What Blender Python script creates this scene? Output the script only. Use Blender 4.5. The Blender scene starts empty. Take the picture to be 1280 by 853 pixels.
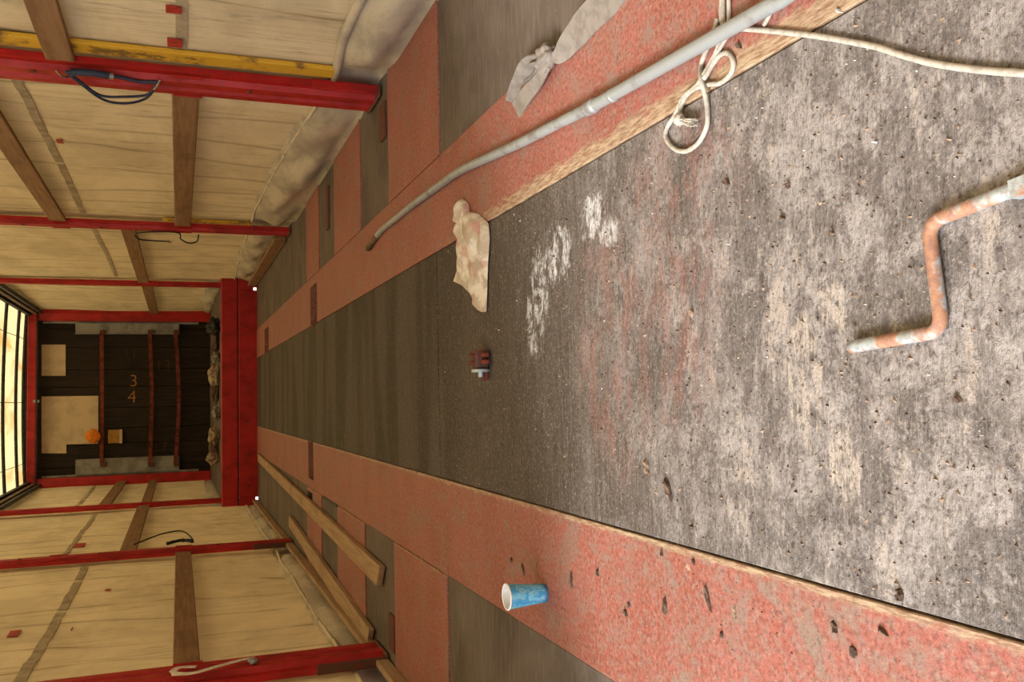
import bpy, bmesh, math, random
from mathutils import Vector, Matrix, noise

# ------------------------------------------------------------------ camera, sky, exposure
scn = bpy.context.scene
col = scn.collection
FPX, YAW, PITCH, CAM_H = 1118.66, 0.0659, -0.3564, 0.8358
fw = Vector((math.sin(YAW)*math.cos(PITCH), math.cos(YAW)*math.cos(PITCH), math.sin(PITCH)))
rt = Vector((math.cos(YAW), -math.sin(YAW), 0.0))
up = rt.cross(fw)
CAM = Vector((0, 0, CAM_H))
cd = bpy.data.cameras.new('camera'); cam = bpy.data.objects.new('camera', cd); col.objects.link(cam)
cd.sensor_width = 36.0; cd.sensor_fit = 'HORIZONTAL'; cd.lens = 36.0*FPX/1280.0; cd.clip_start = 0.02
M = Matrix.Identity(4)
M.col[0][:3] = -up; M.col[1][:3] = rt; M.col[2][:3] = -fw; M.col[3][:3] = CAM   # the camera was held on its side
cam.matrix_world = M
scn.camera = cam

world = bpy.data.worlds.new('overcast_sky'); scn.world = world; world.use_nodes = True
wb = world.node_tree.nodes['Background']
wb.inputs['Color'].default_value = (0.90, 0.95, 1.0, 1); wb.inputs['Strength'].default_value = 3.8
# veiled sun: a broad soft glow from the open side
sd = bpy.data.lights.new('veiled_sun', 'SUN'); sd.energy = 5.2; sd.angle = math.radians(17); sd.color = (1.0, .985, .98)
sun = bpy.data.objects.new('veiled_sun', sd); col.objects.link(sun)
sun.rotation_euler = Vector((.74, .24, -.63)).to_track_quat('-Z', 'Y').to_euler(); sun.location = (-6, -2, 6)
scn.view_settings.view_transform = 'Standard'; scn.view_settings.look = 'None'
scn.view_settings.exposure = 0.0; scn.view_settings.gamma = 1.0; scn.view_settings.use_curve_mapping = False

# a pixel of the photograph (1280 x 853) gives a direction; the plane it touches gives the distance
def ray(x, y): return (426.5-y)*rt + (640-x)*up + FPX*fw
def on_z(x, y, z=0.0):
    d = ray(x, y); return CAM + d*((z-CAM_H)/d.z)
def on_x(x, y, X):
    d = ray(x, y); return CAM + d*(X/d.x)
def on_y(x, y, Y):
    d = ray(x, y); return CAM + d*(Y/d.y)

# ------------------------------------------------------------------ materials
MATS = {}
class NT:
    def __init__(s, name):
        s.m = bpy.data.materials.new(name); s.m.use_nodes = True
        s.t = s.m.node_tree; s.t.nodes.clear()
        s.out = s.t.nodes.new('ShaderNodeOutputMaterial')
        s.pos = s.t.nodes.new('ShaderNodeNewGeometry').outputs['Position']
        MATS[name] = s.m
    def n(s, kind, **kw):
        o = s.t.nodes.new('ShaderNode'+kind)
        for k, v in kw.items(): setattr(o, k, v)
        return o
    def set(s, sock, v):
        if isinstance(v, (int, float)): sock.default_value = v
        elif isinstance(v, (tuple, list)): sock.default_value = tuple(v) if len(v) != 3 or sock.type == 'VECTOR' else (*v, 1)
        else: s.t.links.new(v, sock)
    def co(s, scale=(1, 1, 1), loc=(0, 0, 0), rot=(0, 0, 0)):
        o = s.n('Mapping'); s.t.links.new(s.pos, o.inputs['Vector'])
        o.inputs['Scale'].default_value = scale; o.inputs['Location'].default_value = loc; o.inputs['Rotation'].default_value = rot
        return o.outputs[0]
    def noise(s, scale=(1, 1, 1), detail=4, rough=.55, dist=0, loc=(0, 0, 0), rot=(0, 0, 0)):
        o = s.n('TexNoise'); s.t.links.new(s.co(scale, loc, rot), o.inputs['Vector'])
        o.inputs['Scale'].default_value = 1; o.inputs['Detail'].default_value = detail
        o.inputs['Roughness'].default_value = rough; o.inputs['Distortion'].default_value = dist
        return o.outputs['Fac']
    def ramp(s, fac, a, b, ca=0.0, cb=1.0):
        o = s.n('MapRange', interpolation_type='SMOOTHSTEP'); s.set(o.inputs[0], fac)
        for i, v in enumerate((a, b, ca, cb)): o.inputs[i+1].default_value = v
        return o.outputs[0]
    def math(s, op, a, b=0.0, clamp=False):
        o = s.n('Math', operation=op, use_clamp=clamp); s.set(o.inputs[0], a); s.set(o.inputs[1], b); return o.outputs[0]
    def mix(s, fac, a, b, mode='MIX'):
        o = s.n('Mix', data_type='RGBA', blend_type=mode); s.set(o.inputs[0], fac); s.set(o.inputs[6], a); s.set(o.inputs[7], b); return o.outputs[2]
    def xyz(s):
        o = s.n('SeparateXYZ'); s.t.links.new(s.pos, o.inputs[0]); return o.outputs
    def blob(s, cx, cy, rx, ry, ang=0.0, soft=.6):
        """soft ellipse on the floor plane: 1 inside, 0 outside"""
        X, Y, Z = s.xyz()
        dx = s.math('SUBTRACT', X, cx); dy = s.math('SUBTRACT', Y, cy)
        c, sn = math.cos(ang), math.sin(ang)
        a = s.math('DIVIDE', s.math('ADD', s.math('MULTIPLY', dx, c), s.math('MULTIPLY', dy, sn)), rx)
        b = s.math('DIVIDE', s.math('SUBTRACT', s.math('MULTIPLY', dy, c), s.math('MULTIPLY', dx, sn)), ry)
        d = s.math('ADD', s.math('MULTIPLY', a, a), s.math('MULTIPLY', b, b))
        return s.ramp(d, 1.0-soft, 1.0+soft, 1.0, 0.0)
    def bump(s, h, strength=.3, dist=.01):
        o = s.n('Bump'); o.inputs['Strength'].default_value = strength; o.inputs['Distance'].default_value = dist
        s.t.links.new(h, o.inputs['Height']); return o.outputs[0]
    def principled(s, color, rough=.7, metal=0.0, spec=.3, normal=None):
        o = s.n('BsdfPrincipled')
        s.set(o.inputs['Base Color'], color); s.set(o.inputs['Roughness'], rough); s.set(o.inputs['Metallic'], metal)
        o.inputs['Specular IOR Level'].default_value = spec
        if normal is not None: s.t.links.new(normal, o.inputs['Normal'])
        return o.outputs[0]
    def done(s, shader):
        s.t.links.new(shader, s.out.inputs[0]); return s.m

def m_center():
    s = NT('worn_plywood')
    X, Y, Z = s.xyz()
    grain = s.noise((5, 75, 6), 6, .68)               # grain runs across the trailer
    grain2 = s.noise((14, 210, 10), 4, .65, 0, (1, 5, 0))
    big = s.noise((1.3, 2.0, 1), 3, .6, .6)
    mid = s.noise((6, 9, 5), 7, .72, .4, (3, 1, 0))
    streak = s.noise((4, 20, 3), 6, .7, .2, (0, 4, 2))
    fine = s.noise((150, 200, 100), 3, .65)
    sp0 = s.noise((55, 70, 40), 4, .7, .3, (2, 6, 1))
    base = s.mix(s.ramp(grain, .35, .65), (.055, .041, .031), (.105, .080, .062))
    # darker damp boards further in
    wet = s.math('MULTIPLY', s.ramp(s.noise((.45, 3.4, 1), 3, .5, .3, (0, 7.7, 0)), .46, .58), s.ramp(Y, 2.4, 3.2))
    base = s.mix(s.math('MULTIPLY', wet, .85), base, (.035, .026, .015))
    # trodden-in dust towards the open end
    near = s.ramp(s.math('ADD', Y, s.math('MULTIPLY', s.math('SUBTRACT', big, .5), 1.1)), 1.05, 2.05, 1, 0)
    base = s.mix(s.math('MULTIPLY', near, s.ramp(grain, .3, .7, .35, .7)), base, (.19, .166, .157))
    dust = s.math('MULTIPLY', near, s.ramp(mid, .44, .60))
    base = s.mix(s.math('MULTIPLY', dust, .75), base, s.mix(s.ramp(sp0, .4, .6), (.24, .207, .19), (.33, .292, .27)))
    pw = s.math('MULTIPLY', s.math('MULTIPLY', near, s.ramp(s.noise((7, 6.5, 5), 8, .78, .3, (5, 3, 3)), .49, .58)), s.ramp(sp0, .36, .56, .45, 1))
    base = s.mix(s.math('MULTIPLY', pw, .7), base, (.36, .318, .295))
    # tan worn veneer in ragged streaks
    wr = s.math('MULTIPLY', s.ramp(streak, .53, .60), s.ramp(s.math('ADD', mid, s.math('MULTIPLY', s.math('SUBTRACT', sp0, .5), .5)), .50, .58))
    base = s.mix(s.math('MULTIPLY', s.math('MULTIPLY', wr, near), .75), base, (.38, .315, .265))
    tanb = s.math('MAXIMUM', s.blob(.015, 1.055, .13, .055, 0, .8), s.math('MAXIMUM', s.blob(-.10, .98, .08, .05, 0, .8), s.blob(.12, .99, .06, .04, .3, .8)))
    tanb = s.ramp(s.math('MULTIPLY', tanb, s.math('ADD', s.math('MULTIPLY', s.noise((16, 60, 9), 6, .75), 1.0), s.math('MULTIPLY', sp0, .4))), .62, .76)
    base = s.mix(s.math('MULTIPLY', tanb, .8), base, (.43, .36, .30))
    # dark scuffed patches
    dk = s.math('MULTIPLY', s.ramp(s.noise((8, 15, 5), 7, .75, .5, (9, 2, 0)), .53, .62), near)
    base = s.mix(s.math('MULTIPLY', dk, .6), base, (.10, .082, .075))
    # old red paint rubbed off on the boards
    rd = s.math('MAXIMUM', s.blob(.10, 1.66, .25, .16, .1, .7), s.math('MAXIMUM', s.blob(.36, 1.38, .14, .18, 0, .8), s.blob(.14, 1.40, .2, .14, 0, .8)))
    rd = s.math('MULTIPLY', rd, s.ramp(s.noise((8, 26, 5), 6, .75, 0, (1, 1, 5)), .44, .60))
    base = s.mix(s.math('MULTIPLY', rd, .5), base, (.24, .105, .082))
    # white plaster spill, brushed out along the grain
    sp = s.math('MAXIMUM', s.math('MAXIMUM', s.blob(.335, 1.93, .10, .12, -.2, .95), s.blob(.235, 2.06, .20, .10, -.30, .95)), s.math('MAXIMUM', s.blob(.385, 1.735, .075, .09, .2, .95), s.blob(.335, 1.665, .05, .08, 0, .95)))
    sp = s.math('MULTIPLY', sp, s.ramp(s.noise((15, 26, 9), 5, .7, .8, (6, 3, 0)), .30, .60, .68, 1.12))
    spn = s.noise((24, 260, 9), 6, .8, 0, (2, 2, 2)); spb = s.noise((45, 60, 9), 6, .8, .2, (1, 0, 4))
    spm = s.ramp(s.math('MULTIPLY', sp, s.math('ADD', s.math('MULTIPLY', spn, .9), s.math('MULTIPLY', spb, .9))), .78, 1.08)
    base = s.mix(s.math('MULTIPLY', spm, .85), base, (.60, .585, .57))
    # specks and pores
    base = s.mix(s.math('MULTIPLY', s.ramp(fine, .57, .66), .42), base, (.42, .35, .29))
    base = s.mix(s.math('MULTIPLY', s.ramp(fine, .44, .34), .55), base, (.03, .022, .017))
    base = s.mix(s.math('MULTIPLY', s.ramp(sp0, .43, .33), .55), base, (.05, .038, .03))
    base = s.mix(s.math('MULTIPLY', s.ramp(grain2, .56, .68), .30), base, (.30, .245, .20))
    base = s.mix(s.math('MULTIPLY', s.ramp(grain2, .42, .32), .22), base, (.03, .024, .02))
    h = s.math('ADD', s.math('MULTIPLY', grain2, .5), s.math('ADD', s.math('MULTIPLY', sp0, .9), s.math('MULTIPLY', mid, .8)))
    return s.done(s.principled(base, s.ramp(grain, .3, .7, .62, .85), 0, .22, s.bump(h, .8, .007)))

def m_red_floor():
    s = NT('worn_red_paint')
    X, Y, Z = s.xyz()
    a = s.noise((3, 3, 3), 5, .65); b = s.noise((62, 40, 40), 6, .78); fine = s.noise((110, 110, 90), 4, .7)
    base = s.mix(s.ramp(a, .35, .65), (.275, .080, .052), (.335, .108, .080))
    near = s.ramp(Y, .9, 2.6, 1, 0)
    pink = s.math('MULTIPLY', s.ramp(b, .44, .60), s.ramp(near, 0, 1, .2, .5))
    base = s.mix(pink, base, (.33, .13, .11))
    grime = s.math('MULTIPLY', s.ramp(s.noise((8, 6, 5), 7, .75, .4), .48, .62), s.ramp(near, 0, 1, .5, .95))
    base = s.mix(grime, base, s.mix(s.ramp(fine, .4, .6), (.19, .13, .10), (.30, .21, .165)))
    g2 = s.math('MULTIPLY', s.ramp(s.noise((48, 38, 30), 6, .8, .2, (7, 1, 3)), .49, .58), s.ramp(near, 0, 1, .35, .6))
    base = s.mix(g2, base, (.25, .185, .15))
    dark = s.math('MULTIPLY', s.ramp(s.noise((13, 26, 8), 6, .75, .3, (4, 4, 4)), .62, .68), .8)
    base = s.mix(dark, base, (.075, .055, .045))
    base = s.mix(s.math('MULTIPLY', s.ramp(fine, .50, .60), .6), base, (.15, .052, .034))
    base = s.mix(s.math('MULTIPLY', s.ramp(fine, .45, .36), .4), base, (.42, .25, .18))
    # straw-coloured scratches
    sc = s.ramp(s.noise((60, 14, 30), 4, .7, .2, (5, 5, 5)), .64, .70)
    base = s.mix(s.math('MULTIPLY', s.math('MULTIPLY', sc, s.ramp(b, .45, .6)), .7), base, (.52, .40, .27))
    # the edges beside the middle boards are rubbed down to the wood
    e1 = s.math('MULTIPLY', s.ramp(X, .51, .61, 1, 0), s.math('GREATER_THAN', X, .4))
    e1 = s.math('MULTIPLY', e1, s.ramp(Y, 3.4, 1.9, .55, 1.0))
    e2 = s.math('MULTIPLY', s.ramp(X, -.312, -.274, 0, .9), s.math('LESS_THAN', X, -.2))
    e3 = s.math('MULTIPLY', s.math('MULTIPLY', s.ramp(X, -.575, -.59), s.math('GREATER_THAN', X, -.60)), .75)
    ed = s.math('MAXIMUM', e1, s.math('MAXIMUM', e2, e3))
    wn = s.noise((55, 9, 9), 7, .82, .2, (8, 8, 1))
    wm = s.ramp(s.math('MULTIPLY', s.math('ADD', ed, .15), s.math('ADD', wn, .12)), .49, .66)
    base = s.mix(s.math('MULTIPLY', wm, .85), base, s.mix(s.ramp(s.noise((160, 22, 60), 5, .75), .36, .62), (.20, .115, .06), (.46, .345, .22)))
    h = s.math('ADD', s.math('MULTIPLY', b, .7), s.math('MULTIPLY', fine, .4))
    return s.done(s.principled(base, s.ramp(b, .3, .7, .5, .75), 0, .3, s.bump(h, .6, .004)))

def m_patch():
    s = NT('dark_plywood_panel')
    g = s.noise((8, 46, 8), 5, .65); a = s.noise((2.5, 3, 2), 4, .6, .4); fine = s.noise((120, 150, 90), 2, .6)
    base = s.mix(s.ramp(a, .3, .7), (.078, .057, .043), (.135, .103, .081))
    base = s.mix(s.math('MULTIPLY', s.ramp(g, .45, .7), .4), base, (.19, .155, .13))
    base = s.mix(s.math('MULTIPLY', s.ramp(fine, .72, .76), .6), base, (.45, .38, .30))
    return s.done(s.principled(base, .75, 0, .25, s.bump(g, .4, .004)))

def m_wood(name, c1, c2, axis='y', rough=.75):
    s = NT(name)
    sc = (40, 2.5, 40) if axis == 'y' else (40, 40, 2.5)
    g = s.noise(sc, 5, .65, .3); a = s.noise((3, 3, 3), 4, .6)
    base = s.mix(s.ramp(g, .35, .65), c1, c2)
    base = s.mix(s.math('MULTIPLY', s.ramp(a, .5, .75), .5), base, tuple(.55*v for v in c1))
    return s.done(s.principled(base, rough, 0, .25, s.bump(g, .35, .003)))

def m_tarp():
    s = NT('cream_tarpaulin')
    crease = s.noise((1, 7, .35), 4, .6, .15)
    crease2 = s.noise((1, 19, .5), 3, .6, .1, (0, 3, 3))
    smudge = s.noise((2, 1.2, 2.4), 5, .65, .5)
    fine = s.noise((30, 30, 30), 4, .7)
    X, Y, Z = s.xyz()
    base = s.mix(s.ramp(smudge, .35, .7), (.68, .585, .425), (.52, .44, .32))
    line = s.ramp(s.math('ABSOLUTE', s.math('SUBTRACT', crease, .5)), 0, .016, 1, 0)
    line2 = s.ramp(s.math('ABSOLUTE', s.math('SUBTRACT', crease2, .52)), 0, .02, 1, 0)
    yw = s.math('ADD', Y, s.math('MULTIPLY', s.noise((.3, .9, .5), 2, .5, 0, (2, 2, 9)), .9))
    fr = s.math('FRACT', s.math('MULTIPLY', yw, 2.3))
    fold = s.ramp(s.math('ABSOLUTE', s.math('SUBTRACT', fr, .5)), 0, .03, 1, 0)
    soft = s.ramp(s.math('ABSOLUTE', s.math('SUBTRACT', fr, .5)), 0, .12, 1, 0)
    brk = s.ramp(s.noise((2, 3, 3.5), 3, .6, 0, (6, 1, 0)), .42, .6)
    ln = s.math('MULTIPLY', s.math('MAXIMUM', line, s.math('MULTIPLY', line2, .7)), brk)
    base = s.mix(s.math('MULTIPLY', ln, .4), base, (.17, .12, .07))
    fb = s.ramp(s.noise((1, 2.2, 1.3), 3, .6, 0, (3, 8, 1)), .36, .52)
    base = s.mix(s.math('MULTIPLY', s.math('MULTIPLY', fold, fb), .6), base, (.17, .12, .07))
    base = s.mix(s.math('MULTIPLY', s.math('MULTIPLY', soft, fb), .22), base, (.26, .20, .13))
    # grey rubbed marks on the side by the loose planks
    gm = s.math('MULTIPLY', s.ramp(s.noise((1, 9, 2.2), 5, .7, .4, (2, 0, 6)), .56, .68), s.ramp(s.noise((1, .6, 1.1), 2, .5, 0, (7, 5, 2)), .45, .6))
    base = s.mix(s.math('MULTIPLY', gm, .5), base, (.24, .22, .18))
    base = s.mix(s.math('MULTIPLY', s.ramp(fine, .66, .74), .35), base, (.22, .14, .08))
    h = s.math('ADD', crease, s.math('MULTIPLY', smudge, .6))
    nrm = s.bump(h, .35, .03)
    d = s.n('BsdfDiffuse'); s.set(d.inputs[0], base); s.t.links.new(nrm, d.inputs['Normal'])
    t = s.n('BsdfTranslucent'); s.set(t.inputs[0], s.mix(1.0, base, (1.0, .66, .25), 'MULTIPLY')); s.t.links.new(nrm, t.inputs['Normal'])
    mx = s.n('MixShader'); mx.inputs[0].default_value = .04
    s.t.links.new(d.outputs[0], mx.inputs[1]); s.t.links.new(t.outputs[0], mx.inputs[2])
    return s.done(mx.outputs[0])

def m_skirt():
    s = NT('grimy_tarpaulin_skirt')
    a = s.noise((4, 2.5, 6), 5, .65, .4); fine = s.noise((50, 50, 50), 4, .7)
    base = s.mix(s.ramp(a, .38, .62), (.34, .295, .235), (.52, .45, .345))
    base = s.mix(s.math('MULTIPLY', s.ramp(fine, .62, .72), .5), base, (.10, .08, .065))
    return s.done(s.principled(base, .65, 0, .3, s.bump(a, .3, .02)))

def m_roof():
    s = NT('translucent_roof_tarpaulin')
    st = s.noise((2.2, .8, 1), 4, .6, .5); st2 = s.noise((9, 1.2, 1), 3, .6)
    c = s.mix(s.ramp(st, .50, .68), (.98, .76, .36), (.85, .42, .12))
    c = s.mix(s.math('MULTIPLY', s.ramp(st2, .6, .75), .3), c, (.6, .35, .15))
    d = s.n('BsdfDiffuse'); s.set(d.inputs[0], (.70, .58, .38))
    t = s.n('BsdfTranslucent'); s.set(t.inputs[0], c)
    mx = s.n('MixShader'); mx.inputs[0].default_value = .285
    s.t.links.new(d.outputs[0], mx.inputs[1]); s.t.links.new(t.outputs[0], mx.inputs[2])
    return s.done(mx.outputs[0])

def m_red_steel():
    s = NT('red_painted_steel')
    a = s.noise((8, 8, 5), 5, .65); b = s.noise((45, 45, 22), 4, .7)
    base = s.mix(s.ramp(a, .35, .7), (.44, .012, .010), (.26, .008, .008))
    base = s.mix(s.math('MULTIPLY', s.ramp(b, .60, .70), .7), base, (.09, .035, .025))
    base = s.mix(s.math('MULTIPLY', s.ramp(b, .25, .20), .6), base, (.45, .36, .30))
    return s.done(s.principled(base, s.ramp(a, .3, .7, .38, .65), 0, .32, s.bump(b, .3, .002)))

def m_simple(name, c, rough=.7, metal=0.0, var=.35, scale=14, spec=.3, c2=None, th=(.42, .62)):
    s = NT(name)
    a = s.noise((scale,)*3, 5, .65)
    base = s.mix(s.ramp(a, *th), c, c2 if c2 else tuple(v*(1-var) for v in c))
    return s.done(s.principled(base, rough, metal, spec, s.bump(a, .25, .003)))

m_center(); m_red_floor(); m_patch(); m_tarp(); m_skirt(); m_roof(); m_red_steel()
m_wood('brown_batten_wood', (.20, .105, .05), (.29, .165, .085))
m_wood('weathered_plank_wood', (.30, .185, .10), (.40, .265, .16))
m_wood('dark_bulkhead_board', (.018, .012, .009), (.034, .022, .015), 'z')
m_simple('pale_ply', (.62, .48, .31), .7, 0, .2, 5)
m_simple('dark_steel', (.045, .04, .038), .6, .3, .5, 20)
m_simple('roof_rail_steel', (.16, .10, .055), .6, .2, .6, 9)
m_simple('subframe', (.014, .011, .009), .9, 0, .4, 9)
m_simple('galvanised_channel', (.34, .33, .30), .55, .3, .35, 6)
m_simple('galvanised_pipe', (.32, .33, .325), .5, .35, .3, 16, .4, (.22, .20, .18), (.48, .68))
m_simple('rusty_bar', (.20, .04, .022), .75, .1, .55, 12)
m_simple('rust_plate', (.15, .042, .025), .8, .1, .5, 40, .3, (.075, .05, .038))
m_simple('rope_fibre', (.46, .41, .34), .9, 0, .3, 90)
m_simple('webbing_fibre', (.235, .20, .168), .9, 0, .25, 30)
m_simple('white_strap', (.78, .70, .60), .75, 0, .25, 40)
m_simple('blue_bungee', (.035, .045, .085), .6, 0, .4, 60)
m_simple('black_cord', (.022, .022, .03), .6, 0, .4, 60)
m_simple('zinc_hook', (.45, .43, .40), .4, .8, .4, 40)
m_simple('yellow_edge', (.62, .36, .03), .6, 0, .0, 9, .3, (.20, .115, .03), (.5, .62))
m_simple('red_tape', (.42, .035, .025), .6, 0, .3, 30)
m_simple('faded_webbing', (.42, .34, .235), .85, 0, .3, 12)
m_simple('cloth_scrap', (.36, .27, .18), .85, 0, .4, 22)
m_simple('bark', (.07, .042, .03), .95, 0, .6, 90, .15, (.16, .105, .075))
m_simple('wood_splinter', (.36, .25, .17), .9, 0, .6, 80, .2, (.09, .06, .045))
m_simple('pebble_white', (.70, .68, .66), .8, 0, .2, 60)
m_simple('washer_steel', (.42, .47, .50), .45, .5, .3, 50)
m_simple('gravel_ground', (.46, .44, .40), .95, 0, .3, 4)
m_simple('orange_cloth', (.75, .22, .02), .8, 0, .3, 30)
m_simple('ochre_box', (.42, .22, .05), .7, 0, .3, 20)
m_simple('chalk_orange', (.55, .24, .07), .9, 0, .6, 40)
m_simple('chalk_faint', (.10, .055, .025), .9, 0, .6, 40)

def m_rag():
    s = NT('stained_rag')
    a = s.noise((16, 11, 12), 4, .6, .5); f = s.noise((60, 60, 60), 4, .7)
    base = s.mix(s.ramp(a, .40, .6), (.68, .61, .52), (.44, .35, .27))  # darker tone paints grey fold shading into the cream
    base = s.mix(s.math('MULTIPLY', s.ramp(s.noise((14, 8, 9), 3, .6, .4, (4, 9, 0)), .55, .64), .55), base, (.50, .21, .19))
    base = s.mix(s.math('MULTIPLY', s.ramp(f, .6, .7), .4), base, (.33, .22, .13))
    return s.done(s.principled(base, .8, 0, .25, s.bump(a, .4, .01)))
m_rag()
def m_cup():
    s = NT('blue_printed_paper')
    a = s.noise((55, 55, 38), 4, .65, 1.2); X, Y, Z = s.xyz()
    base = s.mix(s.ramp(a, .40, .60), (.055, .30, .56), (.20, .52, .70))
    base = s.mix(s.math('MULTIPLY', s.ramp(s.noise((80, 80, 50), 3, .6, 1, (3, 3, 1)), .58, .66), .75), base, (.42, .50, .36))
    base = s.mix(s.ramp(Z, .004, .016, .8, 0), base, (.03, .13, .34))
    return s.done(s.principled(base, .45, 0, .4))
m_cup()
m_simple('white_paper', (.80, .78, .75), .6, 0, .06, 20)
def m_crank():
    s = NT('rusty_galvanised_rod')
    a = s.noise((20, 20, 20), 4, .6, .3); f = s.noise((110, 110, 110), 4, .7)
    k = s.ramp(a, .45, .56)
    base = s.mix(k, s.mix(s.ramp(f, .4, .6), (.37, .185, .10), (.27, .135, .095)), s.mix(s.ramp(f, .4, .65), (.42, .47, .48), (.33, .31, .28)))
    return s.done(s.principled(base, s.ramp(k, 0, 1, .7, .42), s.ramp(k, 0, 1, 0, .4), .4, s.bump(f, .4, .002)))
m_crank()

# ------------------------------------------------------------------ mesh helpers
def link(name, bm, mat, parent=None, loc=None, smooth=False):
    """one mesh object; bm is in world coordinates, origin goes to loc (or the parent's base)"""
    base = Vector(parent['_base']) if parent is not None else Vector(loc if loc is not None else (0, 0, 0))
    bmesh.ops.translate(bm, verts=bm.verts, vec=-base)
    bmesh.ops.recalc_face_normals(bm, faces=bm.faces)
    me = bpy.data.meshes.new(name); bm.to_mesh(me); bm.free()
    me.materials.append(MATS[mat])
    if smooth:
        for p in me.polygons: p.use_smooth = True
    o = bpy.data.objects.new(name, me); col.objects.link(o)
    if parent is not None: o.parent = parent
    else: o.location = base
    o['_base'] = tuple(base)
    return o
def empty(name, loc):
    o = bpy.data.objects.new(name, None); col.objects.link(o); o.location = loc; o['_base'] = tuple(loc); o.empty_display_size = .05; return o
def tag(o, label, cat=None, group=None, kind=None):
    o['label'] = label
    if cat: o['category'] = cat
    if group: o['group'] = group
    if kind: o['kind'] = kind
    return o
def structure(o, label, cat='structure'):
    o['kind'] = 'structure'; o['label'] = label; o['category'] = cat; return o
def box(bm, x0, x1, y0, y1, z0, z1, bevel=0.0):
    r = bmesh.ops.create_cube(bm, size=1.0)
    for v in r['verts']:
        v.co = Vector((x0+(v.co.x+.5)*(x1-x0), y0+(v.co.y+.5)*(y1-y0), z0+(v.co.z+.5)*(z1-z0)))
    if bevel:
        es = list({e for v in r['verts'] for e in v.link_edges})
        bmesh.ops.bevel(bm, geom=es, offset=bevel, segments=1, affect='EDGES')
    return bm
def B(*a, **k): return box(bmesh.new(), *a, **k)
def prism(poly, z0, z1, bm=None):
    """poly: list of (x, y), extruded in z"""
    bm = bm or bmesh.new()
    a = [bm.verts.new((x, y, z0)) for x, y in poly]; b = [bm.verts.new((x, y, z1)) for x, y in poly]
    n = len(poly); bm.faces.new(a[::-1]); bm.faces.new(b)
    for i in range(n): bm.faces.new((a[i], a[(i+1) % n], b[(i+1) % n], b[i]))
    return bm
def prism_y(poly, y0, y1, bm=None):
    """poly: list of (x, z), extruded in y"""
    bm = bm or bmesh.new()
    a = [bm.verts.new((x, y0, z)) for x, z in poly]; b = [bm.verts.new((x, y1, z)) for x, z in poly]
    n = len(poly); bm.faces.new(a[::-1]); bm.faces.new(b)
    for i in range(n): bm.faces.new((a[i], a[(i+1) % n], b[(i+1) % n], b[i]))
    return bm
def smooth_path(pts, per=6):
    pts = [Vector(p) for p in pts]; out = []
    for i in range(len(pts)-1):
        p0 = pts[max(i-1, 0)]; p1 = pts[i]; p2 = pts[i+1]; p3 = pts[min(i+2, len(pts)-1)]
        for k in range(per):
            t = k/per
            out.append(.5*((2*p1)+(p2-p0)*t+(2*p0-5*p1+4*p2-p3)*t*t+(3*p1-p0-3*p2+p3)*t**3))
    out.append(pts[-1]); return out
def frames(path):
    n = len(path); T = []
    for i in range(n):
        d = path[min(i+1, n-1)]-path[max(i-1, 0)]
        T.append(d.normalized() if d.length > 1e-9 else Vector((0, 1, 0)))
    N = T[0].orthogonal().normalized(); out = []
    for t in T:
        N = (N-t*N.dot(t)); N = N.normalized() if N.length > 1e-6 else t.orthogonal().normalized()
        out.append((t, N, t.cross(N)))
    return out
def tube(path, r, seg=10, bm=None, wob=0.0):
    bm = bm or bmesh.new(); rings = []
    n = len(path)
    for i, (p, (t, a, b)) in enumerate(zip(path, frames(path))):
        rr = r(i/(n-1)) if callable(r) else r
        rings.append([bm.verts.new(p+(a*math.cos(2*math.pi*k/seg)+b*math.sin(2*math.pi*k/seg))*rr*(1+wob*noise.noise(Vector((i*.9, k*1.3, 0))))) for k in range(seg)])
    for i in range(n-1):
        for k in range(seg):
            bm.faces.new((rings[i][k], rings[i][(k+1) % seg], rings[i+1][(k+1) % seg], rings[i+1][k]))
    bm.faces.new(rings[0][::-1]); bm.faces.new(rings[-1]); return bm
def ribbon(path, sides, width, thick, bm=None):
    """flat strap: sides = direction of its width at each point (or one vector)"""
    bm = bm or bmesh.new(); n = len(path); rings = []
    for i, (p, (t, a, b)) in enumerate(zip(path, frames(path))):
        s = Vector(sides[i] if isinstance(sides, list) else sides); s = (s-t*s.dot(t)).normalized(); nn = t.cross(s)
        w = (width(i/(n-1)) if callable(width) else width)/2
        rings.append([bm.verts.new(p+s*u*w+nn*v*thick/2) for u, v in ((-1, -1), (1, -1), (1, 1), (-1, 1))])
    for i in range(n-1):
        for k in range(4): bm.faces.new((rings[i][k], rings[i][(k+1) % 4], rings[i+1][(k+1) % 4], rings[i+1][k]))
    bm.faces.new(rings[0][::-1]); bm.faces.new(rings[-1]); return bm
def lathe(profile, c, seg=32, bm=None):
    bm = bm or bmesh.new(); c = Vector(c); rings = []
    for r, z in profile: rings.append([bm.verts.new(c+Vector((r*math.cos(2*math.pi*k/seg), r*math.sin(2*math.pi*k/seg), z))) for k in range(seg)])
    for i in range(len(rings)-1):
        for k in range(seg): bm.faces.new((rings[i][k], rings[i][(k+1) % seg], rings[i+1][(k+1) % seg], rings[i+1][k]))
    return bm, rings

rnd = random.Random(7)
XL, XR = -1.12, 1.36          # inner width of the deck
CA, CB = -.272, .505          # middle boards
PA, PB = -.59, .83            # inner edge of the inset panels
REAR, SILL, BULK = -2.9, 10.62, 14.68
PR, PL = 1.337, -1.083        # inner faces of the side posts
TR, TL = 1.42, -1.165         # side curtains
DECK = .385

# ------------------------------------------------------------------ the setting: ground and floor
structure(link('ground', B(-40, 40, -30, 50, -1.25, -1.15), 'gravel_ground'), 'pale gravel ground around and under the trailer', 'ground')

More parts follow.
